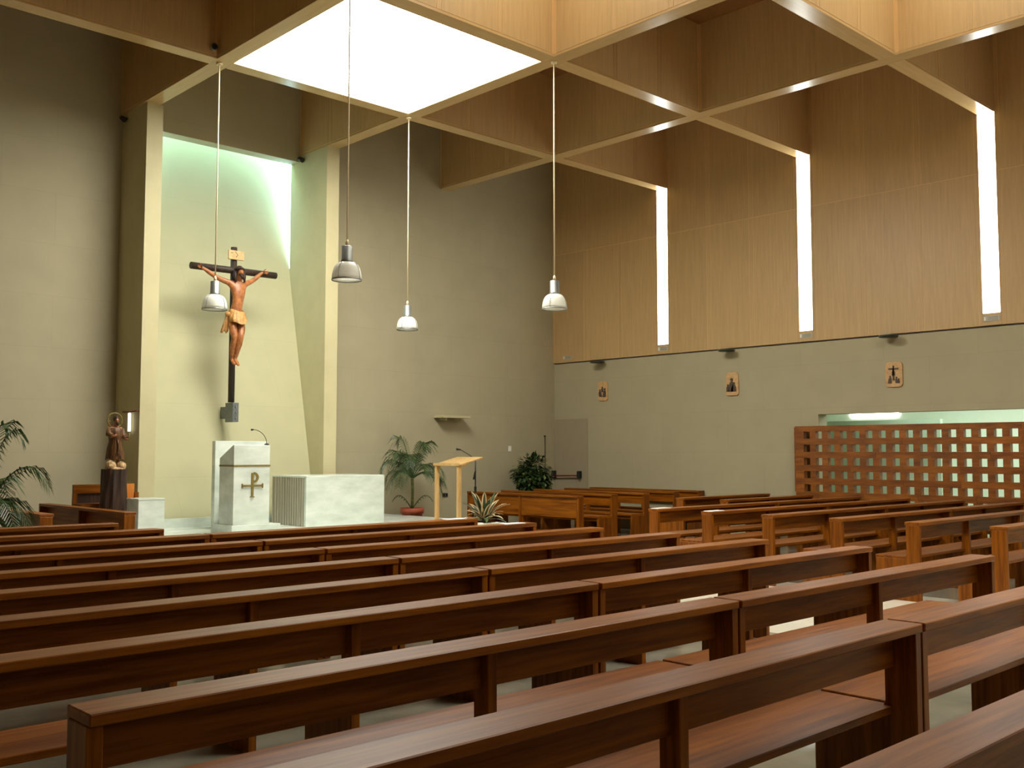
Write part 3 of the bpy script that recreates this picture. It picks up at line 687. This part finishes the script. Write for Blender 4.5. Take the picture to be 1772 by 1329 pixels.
for i in range(len(rings)-1):
    for k in range(seg): bm.faces.new((rings[i][k], rings[i][(k+1) % seg], rings[i+1][(k+1) % seg], rings[i+1][k])).smooth = True
lc = obj('loincloth', bm, 'cloth', fig)
bm = new_bm()
bmesh.ops.create_icosphere(bm, subdivisions=2, radius=.045, matrix=Matrix.Translation((7.955, 15.14, 3.86)))
rows_ = []
for i in range(7):
    q = i/6; w = .03+.075*q; cxx = 7.945-.055*q; z = 3.85-.30*q
    rows_.append([bm.verts.new((cxx+w*(j/8-.5)*2*.6, 15.14+.018*math.sin(j*2.1+q)-.02*q, z-.02*math.sin(j*1.3))) for j in range(9)])
fr = []
for i in range(6):
    for j in range(8): fr.append(bm.faces.new((rows_[i][j], rows_[i][j+1], rows_[i+1][j+1], rows_[i+1][j])))
bmesh.ops.solidify(bm, geom=fr, thickness=.015)
for fc in bm.faces: fc.smooth = True
obj('knotted_end', bm, 'cloth', lc)

# ------------------------------------------------------------------ saint statue on tree-trunk pedestal
SX, SY = 5.90, 14.5
bm = new_bm(); seg = 22; rings = []
for z, rd in ((ZP, .21), (.7, .19), (1.0, .175), (1.25, .168), (1.36, .17)):
    rings.append([bm.verts.new((SX+(rd+.012*math.sin(k*2.7+z*5))*math.cos(2*PI*k/seg), SY+(rd+.012*math.sin(k*2.7+z*5))*math.sin(2*PI*k/seg), z)) for k in range(seg)])
for i in range(4):
    for k in range(seg): bm.faces.new((rings[i][k], rings[i][(k+1) % seg], rings[i+1][(k+1) % seg], rings[i+1][k]))
bm.faces.new(rings[-1]); bm.faces.new(list(reversed(rings[0])))
tag(obj('trunk_pedestal', bm, 'dark_wood'), 'dark tree-trunk pedestal carrying the saint statue', 'pedestal')
t = thing('saint_statue', 'small brown robed saint statue with golden halo on trunk pedestal', 'statue', (SX, SY, 1.36))
bm = new_bm()
for (dx, dy, dz, rx, ry, rz_) in ((-.07, -.05, .05, .07, .07, .085), (.08, -.05, .04, .065, .07, .075), (0, .04, .02, .11, .09, .05), (.0, -.08, .0, .10, .06, .035)):
    bmesh.ops.create_icosphere(bm, subdivisions=2, radius=1, matrix=Matrix.Translation((dx, dy, dz)) @ Matrix.Diagonal((rx, ry, rz_, 1)))
for v in bm.verts:
    v.co.x += .008*math.sin(v.co.z*70+v.co.y*40); v.co.z = max(0, v.co.z)
obj('rock_base', bm, 'statue_rock', t)
V = [(0,0,.40),(0,0,.47),(0,0,.54),(.005,-.005,.60),(.01,-.01,.645),(.012,-.018,.69),(.012,-.012,.73),
     (-.075,0,.575),(-.10,-.03,.50),(-.06,-.085,.47),(-.01,-.10,.49), (.08,0,.575),(.105,-.02,.48),(.13,-.08,.42),(.15,-.11,.43),
     (-.035,0,.36),(-.035,-.015,.22),(-.035,0,.09),(-.04,-.045,.07),(.035,0,.36),(.045,-.03,.22),(.045,0,.09),(.05,-.045,.07),(.012,-.052,.685)]
E = [(0,1),(1,2),(2,3),(3,4),(4,5),(5,6),(2,7),(7,8),(8,9),(9,10),(2,11),(11,12),(12,13),(13,14),(0,15),(15,16),(16,17),(17,18),(0,19),(19,20),(20,21),(21,22),(5,23)]
Rd = [.062,.06,.068,.03,.028,.036,.03,.035,.026,.02,.018,.035,.026,.02,.018,.044,.032,.024,.016,.044,.032,.024,.016,.008]
me = skin_mesh('figure', V, E, Rd, 0); me.materials.clear(); me.materials.append(MATS['statue_flesh']); sf = link('figure', me, t)
bm = new_bm(); seg = 28; rings = []
for i, (z, rx, ry) in enumerate(((.60, .05, .045), (.575, .10, .07), (.52, .11, .082), (.44, .085, .078), (.40, .08, .076), (.30, .105, .092), (.2, .118, .1), (.14, .122, .1))):
    am = .003+.0015*i
    rings.append([bm.verts.new((rx*math.cos(2*PI*k/seg)+am*math.sin(k*3.1), ry*math.sin(2*PI*k/seg)+am*math.cos(k*2.7), z+.012*math.sin(k*.9)*(i > 5))) for k in range(seg)])
for i in range(7):
    for k in range(seg): bm.faces.new((rings[i][k], rings[i][(k+1) % seg], rings[i+1][(k+1) % seg], rings[i+1][k])).smooth = True
for pts in ([(-.085,0,.57),(-.11,-.03,.50),(-.07,-.08,.475)], [(.085,0,.57),(.112,-.02,.485),(.13,-.065,.435)]): bm_tube(bm, pts, [.045, .042, .036], 10)
bm_tube(bm, [(.0, -.085, .42), (.01, -.1, .34), (.0, -.108, .22)], [.012, .01, .012], 6)
obj('robe', bm, 'robe', sf)
bm = new_bm(); bmesh.ops.create_icosphere(bm, subdivisions=2, radius=.042, matrix=Matrix.Translation((.012, .004, .715)) @ Matrix.Diagonal((1, 1, 1.1, 1)))
bm_tube(bm, [(.012, -.045, .665), (.012, -.055, .625)], [.022, .008], 8); obj('hair', bm, 'hair', sf)
bm = new_bm()
bm_tube(bm, [(.0+.105*math.cos(a), .03, .70+.105*math.sin(a)) for a in [2*PI*j/28 for j in range(29)]], .011, 6, cap=False)
for k in range(8):
    a = 2*PI*k/8+.2; bm_tube(bm, [(.06*math.cos(a), .03, .70+.06*math.sin(a)), (.10*math.cos(a), .03, .70+.10*math.sin(a))], .004, 5)
bm_tube(bm, [(.01, .035, .70), (.0, .035, .595)], .006, 5)
obj('halo', bm, 'gold', t)
bm = new_bm(); bm_tube(bm, [(.15, -.11, .40), (.16, -.12, .52)], .006, 6); obj('held_staff', bm, 'gold', t)

# ------------------------------------------------------------------ plants
def frond(bm, base, az, L, rise, droop, nl, ll, lw, mi=0):
    """arching rachis with paired drooping leaflets"""
    c, s = math.cos(az), math.sin(az); pts = []
    N = 12
    for i in range(N+1):
        q = i/N; pts.append(Vector((base[0]+c*L*q*(1-.1*q), base[1]+s*L*q*(1-.1*q), base[2]+rise*math.sin(q*PI*.62)*1.1-droop*q**2.2)))
    bm_tube(bm, pts, [.012*(1-.75*i/N) for i in range(N+1)], 5, mi)
    for j in range(nl):
        q = .18+.82*j/nl; i = min(int(q*N), N-1); fr_ = q*N-i
        p = pts[i].lerp(pts[i+1], fr_); d = (pts[i+1]-pts[i]).normalized(); sd = Vector((-s, c, 0))
        l = ll*(.55+.9*math.sin(PI*min(1, q*.95+.05)))*(1-.3*q)
        for sgn in (-1, 1):
            e1 = p + d*l*.45 + sd*sgn*l*.5 + Vector((0, 0, -l*.12)); e2 = p + d*l*.75 + sd*sgn*l*.72 + Vector((0, 0, -l*.62))
            wv = d*lw
            v = [bm.verts.new(x) for x in (p-wv*.4, p+wv*.4, e1+wv*.5, e1-wv*.5, e2)]
            a = bm.faces.new((v[0], v[1], v[2], v[3])); b = bm.faces.new((v[3], v[2], v[4])); a.material_index = b.material_index = mi
def pot(t, rt, rb, h, m, rim=.03):
    bm = new_bm(); bm_lathe(bm, [(rb, 0), (rb+(rt-rb)*.85, h*.82), (rt*.97, h*.82), (rt+.012, h*.82), (rt+.016, h), (rt-.02, h), (rt-.03, h*.9), (.0005, h*.9)], 24)
    o = obj('pot', bm, m, t); bm = new_bm(); bm_lathe(bm, [(rt-.035, h*.88), (rt-.035, h*.93), (.0005, h*.95)], 20); obj('soil', bm, 'soil', t); return o
# palm behind the platform
t = thing('potted_palm', 'green potted palm in a terracotta pot between altar and lectern', 'plant', (11.93, 15.32, 0))
pot(t, .21, .15, .55, 'terracotta')
bm = new_bm(); bm_tube(bm, [(0, 0, .5), (.01, 0, .8), (0, 0, 1.12)], [.03, .026, .03], 8); obj('trunk', bm, 'palm_stem', t)
rnd = random.Random(3)
for k, (az, L, rise, droop) in enumerate(((-.5, .72, .25, .38), (2.6, .70, .52, .46), (.9, .62, .60, .42), (3.6, .66, .40, .55), (-1.4, .6, .45, .5), (-2.3, .66, .62, .4), (.2, .52, .78, .25), (1.7, .56, .62, .4), (4.9, .46, .8, .3), (2.0, .4, .85, .2), (-.9, .66, .3, .62), (3.1, .62, .75, .62), (-.2, .74, .42, .5), (2.9, .6, .3, .5), (-2.7, .6, .5, .6))):
    bm = new_bm(); frond(bm, (0, 0, 1.10), az, L, rise*.95, droop, 22, .27, .015); obj('frond', bm, 'palm_leaf', t)
for az, L in ((2.5, .42), (-.6, .44)):
    bm = new_bm(); frond(bm, (0, 0, .52), az, L, .32, .18, 9, .10, .012); obj('frond', bm, 'palm_leaf', t)
# palm at far left
t = thing('potted_palm', 'green potted palm cut off by the left picture edge', 'plant', (3.36, 12.0, 0))
pot(t, .2, .15, .80, 'white_plastic')
for k, (az, L, rise, droop) in enumerate(((-.62, .95, .78, .35), (-.75, .8, .5, .62), (-.5, .78, .2, .45), (-.3, .55, 1.0, .05), (-1.2, .8, .5, .5), (.6, .7, .7, .5), (2, .8, .8, .5), (3, .7, .7, .4), (4.1, .8, .6, .5), (-.9, .5, 1.1, .1))):
    bm = new_bm(); frond(bm, (0, 0, .76), az, L*.92, rise, droop, 24, .26, .017); obj('frond', bm, 'palm_leaf', t)
# ficus bush in the corner
t = thing('potted_ficus', 'dense dark green bush in the corner behind the side pews', 'plant', (15.12, 15.30, 0))
pot(t, .2, .15, .36, 'terracotta')
bm = new_bm(); bm_tube(bm, [(0, 0, .3), (.02, 0, .7), (0, .02, 1.1)], [.028, .022, .015], 8)
for k in range(6):
    a = k*1.05; bm_tube(bm, [(.01, 0, .6+.06*k), (.18*math.cos(a), .18*math.sin(a), .9+.06*k)], [.012, .006], 5)
obj('trunk', bm, 'palm_stem', t)
bm = new_bm()
for k in range(1700):
    v = Vector((rnd.gauss(0, 1), rnd.gauss(0, 1), rnd.gauss(0, 1))).normalized() * (.55+.45*rnd.random())
    p = Vector((v.x*.45, v.y*.40, 1.12+v.z*.43)); p.x += .05*math.sin(p.z*9)
    d = Vector((v.x, v.y, v.z-.5)).normalized(); d = (d + Vector((rnd.uniform(-.6, .6), rnd.uniform(-.6, .6), rnd.uniform(-.6, .3)))).normalized()
    sd = d.cross(Vector((0, 0, 1)))
    if sd.length < .1: sd = Vector((1, 0, 0))
    sd.normalize(); L = rnd.uniform(.08, .14); w = L*.30
    q = [bm.verts.new(x) for x in (p, p+d*L*.4+sd*w, p+d*L, p+d*L*.4-sd*w)]
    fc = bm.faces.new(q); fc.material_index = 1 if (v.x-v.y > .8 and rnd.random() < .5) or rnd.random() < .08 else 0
fo = obj('foliage', bm, ['ficus_leaf', 'ficus_light'], t); fo['kind'] = 'stuff'
# variegated plant in a white planter
t = thing('variegated_plant', 'spiky plant with cream-edged leaves in a white planter', 'plant', (10.55, 11.75, 0))
bm = new_bm(); bm_box(bm, -.14, .14, -.14, .14, 0, .47); bm_box(bm, -.165, .165, -.165, .165, .47, .525); obj('planter', bm, 'white_plastic', t, None, .006)
bm = new_bm(); bm_box(bm, -.13, .13, -.13, .13, .525, .535); obj('soil', bm, 'soil', t)
for k in range(34):
    az = rnd.uniform(0, 2*PI); L = rnd.uniform(.38, .60); el = rnd.uniform(.2, 1.2); w = rnd.uniform(.034, .048)
    c, s = math.cos(az), math.sin(az); bm = new_bm(); N = 6; prev = None
    for i in range(N+1):
        q = i/N; hor = L*math.cos(el)*q; zz = .54+L*math.sin(el)*q*1.1-.20*q**2.4*(1.2-el*.5)
        ww = w*math.sin(PI*min(1, .18+.82*q))**.7+.001; p = Vector((c*hor, s*hor, zz)); sd = Vector((-s, c, 0))
        cur = [bm.verts.new(p+sd*ww*a+Vector((0, 0, abs(a)*.008))) for a in (-1, -.5, .5, 1)]
        if prev:
            for j in range(3):
                fc = bm.faces.new((prev[j], prev[j+1], cur[j+1], cur[j])); fc.material_index = 0 if j == 1 else 1
        prev = cur
    obj('leaf', bm, ['leaf_green', 'leaf_cream'] if k % 3 else ['leaf_green', 'leaf_green'], t)
